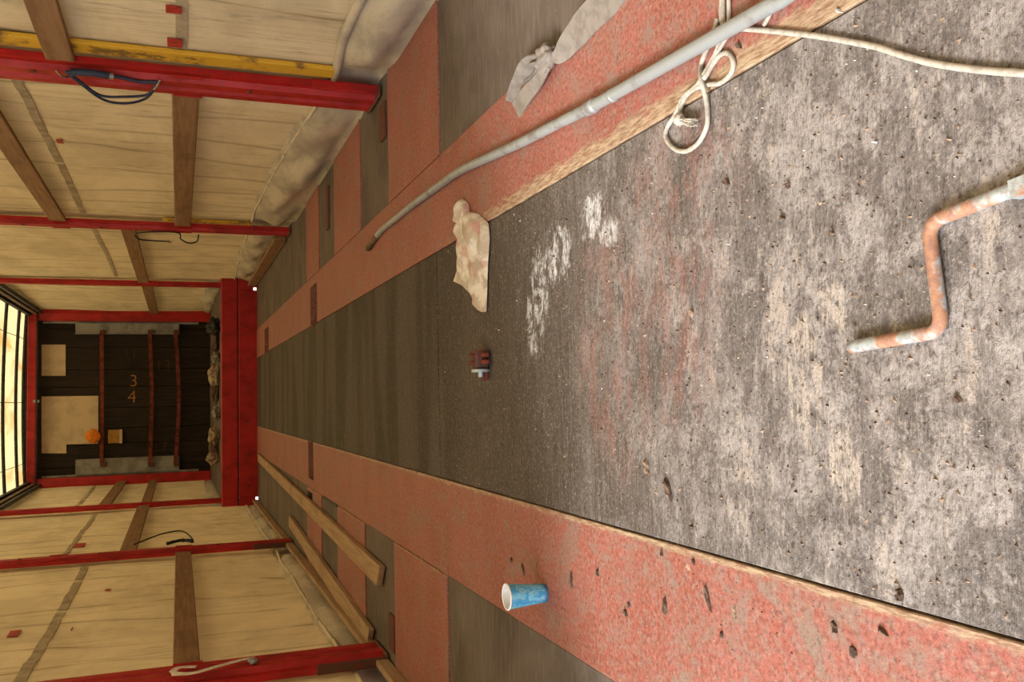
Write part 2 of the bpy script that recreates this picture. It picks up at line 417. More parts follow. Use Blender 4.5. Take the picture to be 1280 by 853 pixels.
floor = link('floor', B(TL-.03, TR+.03, REAR, SILL-.02, -.11, -.05), 'subframe', loc=(.12, REAR, -.05))
structure(floor, 'trailer floor of worn brown plywood between red painted side strips with inset panels', 'floor')
G = .0017
def fpiece(name, mat, x0, x1, y0, y1, z1=0.0):
    return link(name, B(x0+G, x1-G, y0+G, y1-G, -.045, z1, bevel=.0015), mat, floor)
ys = [REAR, 1.86, 2.975, 4.6, 6.0, 7.7, 9.2, SILL-.02]          # middle sheets
dz = [0, -.001, .001, -.001, .0005, 0, -.001]
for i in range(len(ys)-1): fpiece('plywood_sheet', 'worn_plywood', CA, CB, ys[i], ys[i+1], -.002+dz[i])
# red strips beside the middle boards, with the recessed lashing pockets left open
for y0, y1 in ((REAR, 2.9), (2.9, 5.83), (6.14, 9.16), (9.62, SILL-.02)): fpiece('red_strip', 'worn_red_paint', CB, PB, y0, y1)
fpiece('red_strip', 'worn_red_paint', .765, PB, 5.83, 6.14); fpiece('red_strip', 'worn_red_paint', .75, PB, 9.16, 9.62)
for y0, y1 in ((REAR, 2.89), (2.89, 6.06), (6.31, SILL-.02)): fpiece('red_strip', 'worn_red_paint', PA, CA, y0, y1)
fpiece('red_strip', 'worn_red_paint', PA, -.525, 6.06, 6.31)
# outer bands: red cross pieces and dark inset panels in turn
for a, b, side in ((PB, TR+.03, 1), (TL-.03, PA, -1)):
    cross = ((2.915, 3.70), (4.325, 5.12), (5.72, 6.32 if side > 0 else 6.12))
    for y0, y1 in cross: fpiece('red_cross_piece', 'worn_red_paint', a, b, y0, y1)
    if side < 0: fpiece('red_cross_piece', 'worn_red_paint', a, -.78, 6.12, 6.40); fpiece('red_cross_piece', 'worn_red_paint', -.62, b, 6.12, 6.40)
    e = 6.32 if side > 0 else 6.40
    for y0, y1 in ((REAR, .6), (.6, 2.915), (3.70, 4.325), (5.12, 5.72), (e, 7.45), (7.45, 9.1), (9.1, SILL-.02)):
        fpiece('inset_panel', 'dark_plywood_panel', a, b, y0, y1, -.006)
for a, b, y0, y1 in ((1.13, 1.29, 3.74, 3.84), (1.02, 1.28, 5.30, 5.38), (-1.05, -.9, 3.70, 3.80)):
    link('lashing_plate', B(a, b, y0, y1, -.006, .006, bevel=.002), 'rust_plate', floor)
# dark steel frames round two of the recesses
for x0, x1, y0, y1 in ((-.60, -.585, 5.10, 5.64),):
    link('panel_edge_strip', B(x0, x1, y0, y1, -.004, .004), 'dark_steel', floor)

# step up to the front deck: two red beams, with a small open corner at either end
st = empty('floor_step', (.12, SILL, 0)); structure(st, 'red steel step across the floor, up to the raised front deck', 'step')
hR, hL = on_y(318.6, 361.2, SILL), on_y(321.4, 623.3, SILL)
m = .017
bm = B(hL.x+m, hR.x-m, SILL, SILL+.07, -.06, .196, bevel=.006)
lb = link('lower_beam', bm, 'red_painted_steel', st)
for x0, x1, hh in ((hR.x-m, hR.x+m, hR), (hL.x-m, hL.x+m, hL)):
    link('corner_plate', B(x0, x1, SILL, SILL+.02, hh.z+m, .196), 'red_painted_steel', st)
    link('corner_plate', B(x0, x1, SILL, SILL+.02, -.06, hh.z-m), 'red_painted_steel', st)
link('corner_plate', B(hR.x+m, TR+.01, SILL, SILL+.02, -.06, .196), 'red_painted_steel', st)
link('corner_plate', B(TL-.01, hL.x-m, SILL, SILL+.02, -.06, .196), 'red_painted_steel', st)
link('upper_beam', B(TL-.01, TR+.01, SILL+.015, SILL+.09, .204, DECK, bevel=.01), 'red_painted_steel', st)
link('joint_strip', B(TL-.01, TR+.01, SILL+.02, SILL+.06, .194, .206), 'dark_steel', st)
for k in range(7):
    x = -.95+k*.36
    link('bolt', B(x, x+.018, SILL-.006, SILL+.002, .09, .108, bevel=.003), 'dark_steel', lb)
deck = link('floor_front_deck', B(TL-.02, TR+.02, SILL+.09, BULK+.1, DECK-.06, DECK-.006), 'dark_plywood_panel', loc=(.12, SILL, DECK))
structure(deck, 'raised dark front deck behind the red step', 'floor')

# ------------------------------------------------------------------ side curtains
POSTS = [.47, 3.84, 7.24, 10.75]
PW = [.21, .225, .15, .17]
def billow(Y, z):
    b = 0
    for a0, a1 in ((-3, .3), (.6, 3.84), (4.09, 7.24), (7.5, 10.73), (10.98, 14.4)):
        if a0 < Y < a1: b = math.sin(math.pi*(Y-a0)/(a1-a0))*.02
    n = noise.noise(Vector((0, Y*1.1, z*.5)))*.016+noise.noise(Vector((3, Y*4.2, z*.25)))*.008
    c = noise.noise(Vector((5, Y*7.0, z*.2)))
    n += -.010*math.exp(-(c/.06)**2)
    return b+n
HEM = [(-3, .21), (3.39, .235), (3.83, .204), (4.19, .219), (5.58, .277), (6.16, .298), (7.29, .305), (10.7, .24), (10.72, .50), (15, .50)]
HEML = [(-3, .14), (3.9, .14), (7.3, .13), (10.7, .12), (10.72, .47), (15, .47)]
def interp(tab, t):
    for (a, u), (b, v) in zip(tab, tab[1:]):
        if a <= t <= b: return u+(v-u)*(t-a)/(b-a)
    return tab[-1][1]
def curtain(name, X, sgn, y0, y1, hem, label):
    bm = bmesh.new(); ny = int((y1-y0)/.06); nz = 26; g = []
    for i in range(ny+1):
        Y = y0+(y1-y0)*i/ny; h = interp(hem, Y); row = []
        for k in range(nz+1):
            z = h+(2.92-h)*k/nz
            row.append(bm.verts.new((X+sgn*billow(Y, z+(9 if sgn < 0 else 0)), Y, z)))
        g.append(row)
    for i in range(ny):
        for k in range(nz): bm.faces.new((g[i][k], g[i+1][k], g[i+1][k+1], g[i][k+1]))
    w = link(name, bm, 'cream_tarpaulin', loc=(X, y0, 0), smooth=True)
    structure(w, label, 'wall')
    # grimy skirt below the hem, bulging in loose folds
    bm = bmesh.new(); g = []; nz = 9
    for i in range(ny+1):
        Y = y0+(y1-y0)*i/ny; h = interp(hem, Y)
        clear = min(1.0, min(max(0.0, abs(Y-p-.1)-.13) for p in POSTS+[14.45])/.3)      # laid flat behind the posts
        zb = -.01 if Y < SILL+.05 else DECK-.07; row = []
        for k in range(nz+1):
            t = k/nz; z = h+.03+(zb-h-.03)*t
            amp = 1.0 if sgn > 0 else .25
            fold = amp*(noise.noise(Vector((Y*1.6+t*2.4, t*1.2, 4+sgn)))*.05+noise.noise(Vector((Y*3.2-t*3.5, t*1.5, 9+sgn)))*.022)
            xx = X+sgn*(.016-.035*clear*math.sin(t*math.pi*.5)) - sgn*clear*max(0, (.055 if sgn > 0 else .02)+fold)*math.sin(math.pi*min(1, t*1.05))
            if t == 1: xx = X-sgn*(.002+.043*clear)
            row.append(bm.verts.new((xx, Y, z)))
        g.append(row)
    for i in range(ny):
        for k in range(nz): bm.faces.new((g[i][k], g[i+1][k], g[i+1][k+1], g[i][k+1]))
    sk = link('skirt', bm, 'grimy_tarpaulin_skirt', w, smooth=True); sk['label'] = 'grimy grey lower skirt of the curtain'
    # hems, one roll for each bay
    for a, b, r in ((max(y0, .7), 3.84, .02 if sgn > 0 else .012), (4.09, 7.24, .009), (7.5, 10.6, .009)):
        if b <= a: continue
        path = [Vector((X-sgn*(.004+r*.6)+sgn*billow(Y, .25)*.6, Y, interp(hem, Y)+noise.noise(Vector((Y*1.7, 0, 0)))*.012)) for Y in [a+(b-a)*i/40 for i in range(41)]]
        link('hem_roll', tube(path, r, 8), 'cream_tarpaulin' if r < .015 else 'grimy_tarpaulin_skirt', w, smooth=True)
    return w
wr = curtain('wall_right', TR, 1, REAR-.05, BULK+.1, HEM, 'cream tarpaulin side curtain with vertical creases, beside the grey pipe')
wl = curtain('wall_left', TL, -1, 1.62, BULK+.1, HEML, 'cream tarpaulin side curtain with grey rub marks, beside the loose planks')
for a, b in ((1.7, 3.83), (4.08, 7.23), (7.41, 10.6)):
    link('bottom_rail', B(TL+.037, TL+.065, a, b, 0, .055, bevel=.004), 'weathered_plank_wood', wl)
def wall_strip(w, name, mat, X, sgn, y0, y1, z0, z1, off=.006, n=24):
    bm = bmesh.new(); rings = []
    for i in range(n+1):
        Y = y0+(y1-y0)*i/n
        zz = (lambda z: z+(9 if sgn < 0 else 0))
        ring = []
        for z, o in ((z0, off), (z1, off), (z1, off-.004), (z0, off-.004)):
            ring.append(bm.verts.new((X+sgn*(billow(Y, zz(z))-o), Y, z)))
        rings.append(ring)
    for i in range(n):
        for k in range(4): bm.faces.new((rings[i][k], rings[i][(k+1) % 4], rings[i+1][(k+1) % 4], rings[i+1][k]))
    bm.faces.new(rings[0][::-1]); bm.faces.new(rings[-1])
    return link(name, bm, mat, w)
for y0, y1, z0, z1 in ((.75, 3.7, .805, .847), (4.12, 7.2, 1.475, 1.515), (7.55, 10.7, 1.46, 1.495)):
    wall_strip(wr, 'webbing_band', 'faded_webbing', TR, 1, y0, y1, z0, z1)
for y0, y1, z0, z1 in ((4.12, 7.2, 1.445, 1.495), (7.55, 10.7, 1.66, 1.70), (11.0, 14.3, 1.95, 2.0)):
    wall_strip(wl, 'webbing_band', 'faded_webbing', TL, -1, y0, y1, z0, z1)
for (xa, ya, xb, yb) in ((207, 6, 227, 14), (209, 45, 228, 53), (70, 177, 79, 181)):
    p, q = on_x(xa, ya, TR), on_x(xb, yb, TR)
    wall_strip(wr, 'red_tape', 'red_tape', TR, 1, min(p.y, q.y)-.012, max(p.y, q.y)+.012, min(p.z, q.z), max(p.z, q.z), .012, 3)
for (xa, ya, xb, yb) in ((92, 680, 107, 683), (10, 786, 25, 791), (87, 781, 93, 784), (130, 735, 140, 738)):
    p, q = on_x(xa, ya, TL), on_x(xb, yb, TL)
    wall_strip(wl, 'red_tape', 'red_tape', TL, -1, min(p.y, q.y)+.0, max(p.y, q.y)-.0, min(p.z, q.z)+.012, max(p.z, q.z)-.012, .010, 3)
# yellow edging that runs down the curtain just before two of the posts
ye = link('yellow_edging', B(TR-.035, TR-.015, 3.70, 3.80, .21, 2.85, bevel=.004), 'yellow_edge', wr); ye['label'] = 'stained yellow edging strip down the curtain'
ye = link('yellow_edging', B(TR-.03, TR-.012, 7.17, 7.24, .30, .95, bevel=.004), 'yellow_edge', wr)

# ------------------------------------------------------------------ roof: translucent sheet on steel bows
BOWS = [14.42, 13.82, 12.86, 11.92, 10.98, 10.0, 9.0, 8.0, 7.0, 6.0, 5.0, 4.0, 3.0, 2.0, 1.0, 0.0, -1.0, -2.0]
bm = bmesh.new(); g = []; nx = 16
yy = [BULK+.15-(BULK+.15-REAR+.1)*i/150 for i in range(151)]
def roofz(x, Y):
    t = (x-.12)/1.27
    sag = min(abs(Y-b) for b in BOWS)
    return 2.93+.035*(1-t*t)+.02*noise.noise(Vector((x*1.2, Y*1.3, 3)))*min(1, sag*3)+.008
for Y in yy: g.append([bm.verts.new((TL-.01+(TR-TL+.02)*i/nx, Y, roofz(TL+(TR-TL)*i/nx, Y))) for i in range(nx+1)])
for i in range(150):
    for k in range(nx): bm.faces.new((g[i][k], g[i+1][k], g[i+1][k+1], g[i][k+1]))
ceil = link('ceiling', bm, 'translucent_roof_tarpaulin', loc=(.12, REAR, 2.93), smooth=True)
structure(ceil, 'daylit translucent roof sheet over dark steel bows', 'roof')
for b in BOWS:
    path = [Vector((TL+.03+(TR-TL-.06)*i/14, b, 2.885+.035*(1-(((TL+(TR-TL)*i/14)-.12)/1.27)**2))) for i in range(15)]
    link('roof_bow', tube(path, .021, 8), 'dark_steel', ceil, smooth=True)
for x in (.98, .07, -.80):
    link('roof_wire', tube([Vector((x, Y, 2.92+.01*math.sin(Y*3))) for Y in [REAR+(14.5-REAR)*i/40 for i in range(41)]], .0045, 6), 'dark_steel', ceil)
for nm, X, s in (('trim_1', PR, 1), ('trim_2', PL, -1)):
    t = empty(nm, (X, REAR, 2.66)); structure(t, 'brown roof side rail above the %s' % ('curtain beside the grey pipe' if s > 0 else 'curtain beside the loose planks'), 'rail')
    link('rail', B(*sorted((X, X+s*.05)), REAR, BULK+.05, 2.74, 2.80, bevel=.006), 'roof_rail_steel', t)
    link('rail_upper', B(*sorted((X-s*.02, X+s*.06)), REAR, BULK+.05, 2.825, 2.885, bevel=.006), 'dark_steel', t)
    link('rail_lower', B(*sorted((X+s*.012, X+s*.06)), REAR, BULK+.05, 2.68, 2.72, bevel=.004), 'dark_steel', t)

for nm, x0, x1, lab in (('rear_light_block_1', .13, TR, 'unseen rear panel added behind the viewer to block light, by the curtain'), ('rear_light_block_2', TL, .11, 'unseen rear panel added behind the viewer to block light, by the open side')):  # added out of view to cut rear light, so the open side dominates
    structure(link(nm, B(x0, x1, REAR-.06, REAR-.01, -.05, 2.95, bevel=.006), 'dark_bulkhead_board', loc=(x0, REAR, 0)), lab, 'light blocker')
# ------------------------------------------------------------------ red side posts
PLAB = {
 (1, 1): 'red steel side post carrying a blue bungee cord, before the yellow curtain edging',
 (1, 2): 'red steel side post with thin black cords hanging on it, beyond the grey pipe',
 (1, 3): 'slim red side post at the step, on the side of the grey pipe',
 (-1, 1): 'red steel side post with a white strap tied round it, near the plank ends',
 (-1, 2): 'red steel side post holding a looped dark cord, beside the loose planks',
 (-1, 3): 'slim red side post at the step, on the side of the loose planks',
 (1, 0): 'red steel side post at the open end, on the side of the grey pipe',
}
def post(s, i):
    X = PR if s > 0 else PL; y = POSTS[i]; z0 = 0 if i < 3 else DECK
    w = PW[i]; k = w/.25
    o = empty('side_post', (X, y+w/2, 0)); tag(o, PLAB[(s, i)], 'post', 'red side posts of the trailer')
    f = lambda d: X+s*d
    prof = [(f(.024), y), (f(.024), y+.05*k), (f(.0), y+.062*k), (f(0), y+.13*k), (f(.018), y+.14*k), (f(.018), y+.185*k), (f(.004), y+.195*k), (f(.004), y+w), (f(.05), y+w), (f(.05), y)]
    cl = link('column', prism(prof, z0-.004 if i == 3 else 0, 2.74), 'red_painted_steel', o)
    if i < 3:
        link('foot_plate', B(*sorted((f(-.004), f(.05))), y-.02, y+w+.02, 0, .012, bevel=.003), 'rust_plate', o)
        link('foot_bracket', B(*sorted((f(.008), f(.05))), y-.014, y, .012, .30, bevel=.004), 'rust_plate' if s < 0 else 'red_painted_steel', o)
    # pockets for the battens, bolts
    for z in ((.80, 1.66) if i in (1, 2) else ()):
        for yy_ in (y-.012, y+w-.006):
            link('batten_pocket', B(*sorted((f(-.001), f(.008))), yy_, yy_+.018, z-.06, z+.06, bevel=.002), 'red_painted_steel', o)
    for z in (.55, 1.38, 1.9, 2.4):
        if i < 3:
            c = Vector((f(-.001), y+.09*k, z))
            bm = tube([c+Vector((s*.006, 0, 0)), c-Vector((s*.006, 0, 0))], .011, 6)
            link('bolt', bm, 'rust_plate', cl)
    return o
for s in (1, -1):
    for i in range(0 if s > 0 else 1, 4): post(s, i)

# ------------------------------------------------------------------ wooden battens between the posts
def batten(s, y0, y1, z0, z1, label):
    X = (PR if s > 0 else PL)
    d0, d1 = (.022, .046)
    bm = B(*sorted((X+s*d0, X+s*d1)), y0, y1, z0, z1, bevel=.004)
    for v in bm.verts: v.co.x += .003*noise.noise(v.co*2)
    o = link('side_batten', bm, 'brown_batten_wood', loc=(X+s*d0, (y0+y1)/2, z0))
    tag(o, label, 'batten', 'wooden battens along the side curtains')
pipe_side, plank_side = 'on the pipe side', 'on the plank side'
batten(1, .72, 3.84, 1.22, 1.325, 'brown wooden batten ending at the post with the blue bungee, before the yellow edging')
batten(1, 4.09, 7.24, .75, .865, 'lower brown batten between the bungee post and the black cord post')
batten(1, 4.09, 7.24, 1.61, 1.72, 'upper brown batten between the bungee post and the black cord post')
batten(1, 7.49, 10.73, 1.15, 1.26, 'brown batten between the black cord post and the step, '+pipe_side)
batten(1, 10.98, 14.35, 1.12, 1.24, 'short brown batten above the raised front deck, '+pipe_side)
batten(-1, 4.09, 7.24, .75, .86, 'broad brown batten between the white strap post and the looped cord post')
batten(-1, 7.49, 10.73, 1.14, 1.26, 'brown batten between the looped cord post and the step, '+plank_side)
batten(-1, 10.98, 14.35, 1.55, 1.68, 'upper of two brown battens above the raised front deck, '+plank_side)
batten(-1, 10.98, 14.35, 1.13, 1.24, 'lower of two brown battens above the raised front deck, '+plank_side)
bm = B(PR-.012, PR+.022, 7.53, 10.55, 0, .10, bevel=.004)
tag(link('kick_board', bm, 'brown_batten_wood', loc=(PR, 9, 0)), 'dark brown kick board standing along the floor edge between post and step', 'board')

# ------------------------------------------------------------------ front bulkhead
bk = empty('wall_front', (.12, BULK, DECK)); structure(bk, 'dark front bulkhead of upright boards', 'wall')
x = -1.17; k = 0
wd = [.27, .33, .24, .30, .31, .26, .33, .28, .30]
while x < 1.42:
    w = wd[k % 9]; link('board', B(x+.003, min(x+w, 1.43)-.003, BULK+.004*(k % 3), BULK+.06, DECK-.05, 2.95, bevel=.004), 'dark_bulkhead_board', bk); x += w; k += 1
link('light_stop_sheet', B(-1.18, 1.44, BULK+.06, BULK+.08, DECK-.06, 2.96), 'dark_bulkhead_board', bk)  # unseen sheet added to stop daylight leaking between the boards
hd = empty('header_beam', (.12, 14.45, 2.75)); tag(hd, 'red steel header beam across the top of the bulkhead', 'beam')
link('beam', B(PL-.02, PR+.02, 14.45, 14.6, 2.755, 2.875, bevel=.012), 'red_painted_steel', hd)
link('beam_lip', B(PL-.02, PR+.02, 14.44, 14.46, 2.745, 2.762), 'dark_steel', hd)
c = on_y(44, 502, 14.44); link('mark', B(c.x-.02, c.x+.02, 14.447, 14.452, c.z-.05, c.z+.03), 'galvanised_channel', hd)
for s, X in ((1, 1.255), (-1, -1.03)):
    o = empty('corner_post', (X, 14.5, DECK)); tag(o, 'red corner post of the bulkhead on the side of the %s' % ('grey pipe' if s > 0 else 'loose planks'), 'post', 'bulkhead corner posts')
    prof = [(X, 14.50), (X+s*.10, 14.46), (X+s*.16, 14.46), (X+s*.16, 14.62), (X, 14.62)]
    link('column', prism(prof, DECK, 2.755), 'red_painted_steel', o)
    link('edge_strip', B(*sorted((X, X-s*.03)), 14.63, 14.65, .55, 2.70), 'galvanised_channel', o)
YB = BULK-.012
def ply(poly, label):
    bm = prism_y([(on_y(a, b, YB).x, on_y(a, b, YB).z) for a, b in poly], YB-.006, YB+.012)
    o = link('plywood_panel', bm, 'pale_ply', loc=(on_y(*poly[0], YB))); tag(o, label, 'panel')
ply([(52, 431), (82, 431), (82, 470), (52, 470)], 'small square pale plywood panel high on the dark bulkhead')
ply([(52, 496), (123, 495), (123, 555), (83, 556), (83, 567), (52, 567)], 'large stepped pale plywood panel high on the dark bulkhead')
# grey bar channels and the three rust-red bars
chz = []
for nm, xs, lab in ((1, (404, 418), 'grey slotted channel upright at the bulkhead edge by the square pale panel'), (-1, (575, 588), 'grey slotted channel upright at the bulkhead edge by the stepped pale panel')):
    a, b = on_y(94, xs[0], 14.58), on_y(224, xs[1], 14.58)
    x0, x1 = sorted((a.x, b.x)); z0, z1 = sorted((a.z, b.z))
    o = empty('bar_channel', ((x0+x1)/2, 14.58, z0)); tag(o, lab, 'channel')
    link('web', B(x0, x1, 14.61, 14.625, z0, z1), 'galvanised_channel', o)
    for q in (x0, x1-.012): link('flange', B(q, q+.012, 14.575, 14.61, z0, z1), 'galvanised_channel', o)
    chz.append((x0, x1))
for i, (px_, lab) in enumerate(((127, 'top rust-red bar across the bulkhead, straight'), (187, 'middle rust-red bar across the bulkhead'), (219, 'lowest rust-red bar across the bulkhead, sagging slightly'))):
    a, b = on_y(px_, 415, 14.56), on_y(px_, 581, 14.56)
    sag = (.006, .03, .05)[i]
    path = [a.lerp(b, t/16)-Vector((0, 0, sag*math.sin(math.pi*t/16))) for t in range(17)]
    bm = ribbon(path, Vector((0, 0, 1)), .052, .03)
    o = empty('cross_bar', path[8]); tag(o, lab, 'bar', 'rust-red bars across the bulkhead')
    link('bar', bm, 'rusty_bar', o)
    for e in (a, b): link('end_clip', B(e.x-.03, e.x+.03, 14.54, 14.574, e.z-.065, e.z+.02, bevel=.004), 'rust_plate', o)
# orange chalk figures on the boards
def figures(txt, px_, py_, size, mat):
    cu = bpy.data.curves.new('figure', 'FONT'); cu.body = txt; cu.size = size; cu.align_x = 'CENTER'; cu.align_y = 'CENTER'; cu.extrude = .001; cu.offset = -.004
    tmp = bpy.data.objects.new('tmp', cu); me = bpy.data.meshes.new_from_object(tmp)
    bpy.data.objects.remove(tmp); bpy.data.curves.remove(cu)
    p = on_y(px_, py_, BULK-.004)
    # written sideways on the boards: text right = down, text up = towards the pipe side
    R = Matrix(((0, 1, 0), (0, 0, -1), (-1, 0, 0)))
    for v in me.vertices: v.co = R @ v.co + p - Vector(bk['_base'])
    me.materials.append(MATS[mat]); o = bpy.data.objects.new('chalk_figure', me); col.objects.link(o); o.parent = bk
figures('3', 167, 477, .26, 'chalk_orange'); figures('4', 165, 497, .27, 'chalk_orange')
figures('13', 204, 458, .24, 'chalk_faint'); figures('11', 163, 441, .22, 'chalk_faint'); figures('17', 200, 560, .22, 'chalk_faint')
# orange pouch and small box on the top bar
a, b = on_y(107, 537, 14.52), on_y(126, 554, 14.52); c = (a+b)/2
bm = bmesh.new(); bmesh.ops.create_icosphere(bm, subdivisions=3, radius=1)
for v in bm.verts:
    d = v.co.copy(); v.co = Vector((d.x*abs(a.x-b.x)/2, d.y*.03, d.z*abs(a.z-b.z)/2))*(1+.28*noise.noise(d*2.2)) + Vector((c.x, 14.515, c.z))
tag(link('orange_cloth', bm, 'orange_cloth', loc=c, smooth=True), 'small bright orange cloth bundle tucked on the top bulkhead bar', 'cloth')
a, b = on_y(135, 538, 14.6), on_y(153, 554, 14.6); x0, x1 = sorted((a.x, b.x)); z0, z1 = sorted((a.z, b.z))
o = empty('wall_box', ((x0+x1)/2, 14.62, z0)); tag(o, 'small ochre box with a pale lower edge on the bulkhead boards', 'box')
link('body', B(x0, x1, 14.60, 14.675, z0+.04, z1, bevel=.004), 'ochre_box', o); link('lower_edge', B(x0-.004, x1+.004, 14.585, 14.675, z0, z0+.04, bevel=.004), 'pale_ply', o)

# scraps heaped on the front deck
def crumple(name, c, sx, sy, sz, mat, label, cat, seed, group=None):
    bm = bmesh.new(); bmesh.ops.create_icosphere(bm, subdivisions=3, radius=1)
    r = random.Random(seed); off = Vector((r.random()*9, r.random()*9, r.random()*9))
    for v in bm.verts:
        d = v.co.copy(); k = 1+.45*noise.noise(d*1.7+off)+.2*noise.noise(d*4+off)
        v.co = Vector((d.x*sx*k, d.y*sy*k, max(-sz*.9, d.z*sz*k)))
    zmin = min(v.co.z for v in bm.verts)
    bmesh.ops.translate(bm, verts=bm.verts, vec=Vector(c)-Vector((0, 0, zmin)))
    o = link(name, bm, mat, loc=c); tag(o, label, cat, group); return o
ZD = DECK-.006
for i, (py_, Y, sx, sz, mat, lab) in enumerate((
    (408, 11.0, .10, .08, 'dark_steel', 'dark crumpled rag on the front deck, by the corner on the pipe side'),
    (425, 11.3, .16, .05, 'bark', 'dark brown scrap on the front deck below the grey channel'),
    (447, 11.1, .07, .05, 'webbing_fibre', 'pale crumpled scrap on the front deck below the square panel'),
    (468, 11.2, .13, .07, 'cloth_scrap', 'long tan cloth scrap on the front deck, largest of the heap'),
    (490, 11.4, .14, .05, 'bark', 'flat dark scrap on the middle of the front deck'),
    (517, 11.1, .09, .05, 'webbing_fibre', 'pale beige scrap on the front deck below the stepped panel'),
    (544, 11.2, .10, .07, 'cloth_scrap', 'upright tan cardboard scrap on the front deck'),
    (560, 11.5, .15, .06, 'bark', 'dark brown scrap near the front deck corner on the plank side'),
    (573, 11.2, .07, .08, 'wood_splinter', 'brown wood scrap on the front deck by the plank side corner'))):
    p = on_z(270, py_, ZD); p = Vector((p.x*Y/p.y, Y, ZD))
    crumple('deck_scrap', p, sx, .07, sz, mat, lab, 'scrap', 100+i, 'scraps heaped on the front deck')

# ------------------------------------------------------------------ cords and straps on the posts
def P_post(x, y, s, d=0.0): return on_x(x, y, (PR if s > 0 else PL)-s*d)
o = empty('bungee_cord', P_post(140, 100, 1)); tag(o, 'dark blue bungee cord with steel hooks sagging in loops on a red post', 'cord')
a, b = P_post(82, 90, 1, .012), P_post(197, 103, 1, .012)
def offY(p, d): return Vector((p.x, p.y, p.z)) + Vector(d)
l1 = smooth_path([a, P_post(98, 100, 1, .03), P_post(125, 119, 1, .05), P_post(155, 121, 1, .05), P_post(185, 118, 1, .03), b], 8)
l2 = smooth_path([a, P_post(100, 104, 1, .03), P_post(130, 125, 1, .06), P_post(160, 129, 1, .06), P_post(184, 122, 1, .03), b], 8)
l3 = smooth_path([a, P_post(100, 91, 1, .012), P_post(140, 95, 1, .012), P_post(175, 102, 1, .012), b], 8)
link('loop', tube(l1, .0055, 8), 'blue_bungee', o, smooth=True); link('loop', tube(l2, .0055, 8), 'blue_bungee', o, smooth=True)
link('cord_run', tube(l3, .008, 8), 'blue_bungee', o, smooth=True)
link('sleeve', tube(smooth_path([P_post(88, 90, 1, .014), P_post(112, 91, 1, .014), P_post(138, 95, 1, .014)], 8), .014, 10, wob=.2), 'blue_bungee', o, smooth=True)
for p, q in ((P_post(70, 88, 1, .01), P_post(86, 96, 1, .016)), (P_post(190, 112, 1, .016), P_post(200, 100, 1, .01))):
    m_ = (p+q)/2-Vector((.012, 0, 0)); link('hook', tube(smooth_path([p, m_, q], 6), .004, 6), 'zinc_hook', o, smooth=True)
link('ferrule', tube([P_post(136, 95, 1, .016), P_post(141, 96, 1, .016)], .014, 8), 'zinc_hook', o)

o = empty('black_cord', P_post(200, 293, 1)); tag(o, 'thin black cord hanging in two short loops on a red post', 'cord')
link('strand', tube(smooth_path([P_post(212, 302, 1, .01), P_post(190, 301, 1, .02), P_post(174, 299, 1, .02), P_post(169, 293, 1, .012), P_post(185, 290, 1, .01), P_post(222, 291, 1, .01), P_post(226, 299, 1, .02), P_post(236, 304, 1, .03), P_post(246, 302, 1, .02), P_post(248, 294, 1, .01)], 6), .006, 8), 'black_cord', o, smooth=True)
link('hook', tube(smooth_path([P_post(210, 302, 1, .01), P_post(214, 304, 1, .015), P_post(216, 301, 1, .01)], 4), .004, 6), 'zinc_hook', o)
o = empty('looped_cord', P_post(210, 676, -1)); tag(o, 'dark cord looped over a red post and stretched along the curtain', 'cord')
link('strand', tube(smooth_path([P_post(168, 681, -1, .01), P_post(185, 674, -1, .02), P_post(205, 667, -1, .03), P_post(226, 664, -1, .03), P_post(237, 670, -1, .02), P_post(241, 678, -1, .012), P_post(228, 676, -1, .012), P_post(212, 679, -1, .012)], 7), .006, 8), 'black_cord', o, smooth=True)
link('twisted_end', tube(smooth_path([P_post(240, 676, -1, .014), P_post(225, 676, -1, .016), P_post(209, 680, -1, .014)], 8), .013, 8, wob=.5), 'black_cord', o, smooth=True)
o = empty('white_strap', P_post(260, 834, -1)); tag(o, 'creamy white strap looped round a red post, knotted at one end', 'strap')
pth = smooth_path([P_post(318, 823, -1, .012), P_post(300, 826, -1, .02), P_post(270, 834, -1, .03), P_post(240, 842, -1, .03), P_post(216, 842, -1, .02), P_post(224, 835, -1, .012), P_post(245, 834, -1, .01)], 8)
link('band', ribbon(pth, Vector((0, 1, .25)), .024, .003), 'white_strap', o)
c = P_post(316, 826, -1, .016)
crumple_bm = bmesh.new(); bmesh.ops.create_icosphere(crumple_bm, subdivisions=3, radius=.02)
for v in crumple_bm.verts: v.co = v.co*(1+.6*noise.noise(v.co*90)); v.co.x *= .6; v.co += c
link('knot', crumple_bm, 'galvanised_pipe', o, smooth=True)

# ------------------------------------------------------------------ loose planks on the floor
def plank(pts, z, th, label):
    """pts: near-right, near-left, far-left, far-right corners of the top face, in pixels"""
    w = [on_z(x, y, z+th) for x, y in pts]
    bm = prism([(p.x, p.y) for p in w], z, z+th)
    bmesh.ops.bevel(bm, geom=bm.edges[:], offset=.003, segments=1, affect='EDGES')
    c = sum(w, Vector())/4; c.z = z
    o = link('loose_plank', bm, 'weathered_plank_wood', loc=c); tag(o, label, 'plank', 'loose planks on the floor')
plank([(474, 709), (470, 733), (322, 577), (322, 567)], 0, .028, 'long weathered plank on the floor running up to the red step')
plank([(461, 788), (457, 812), (361, 659), (361, 645)], 0, .028, 'shorter weathered plank on the floor close to the side curtain')

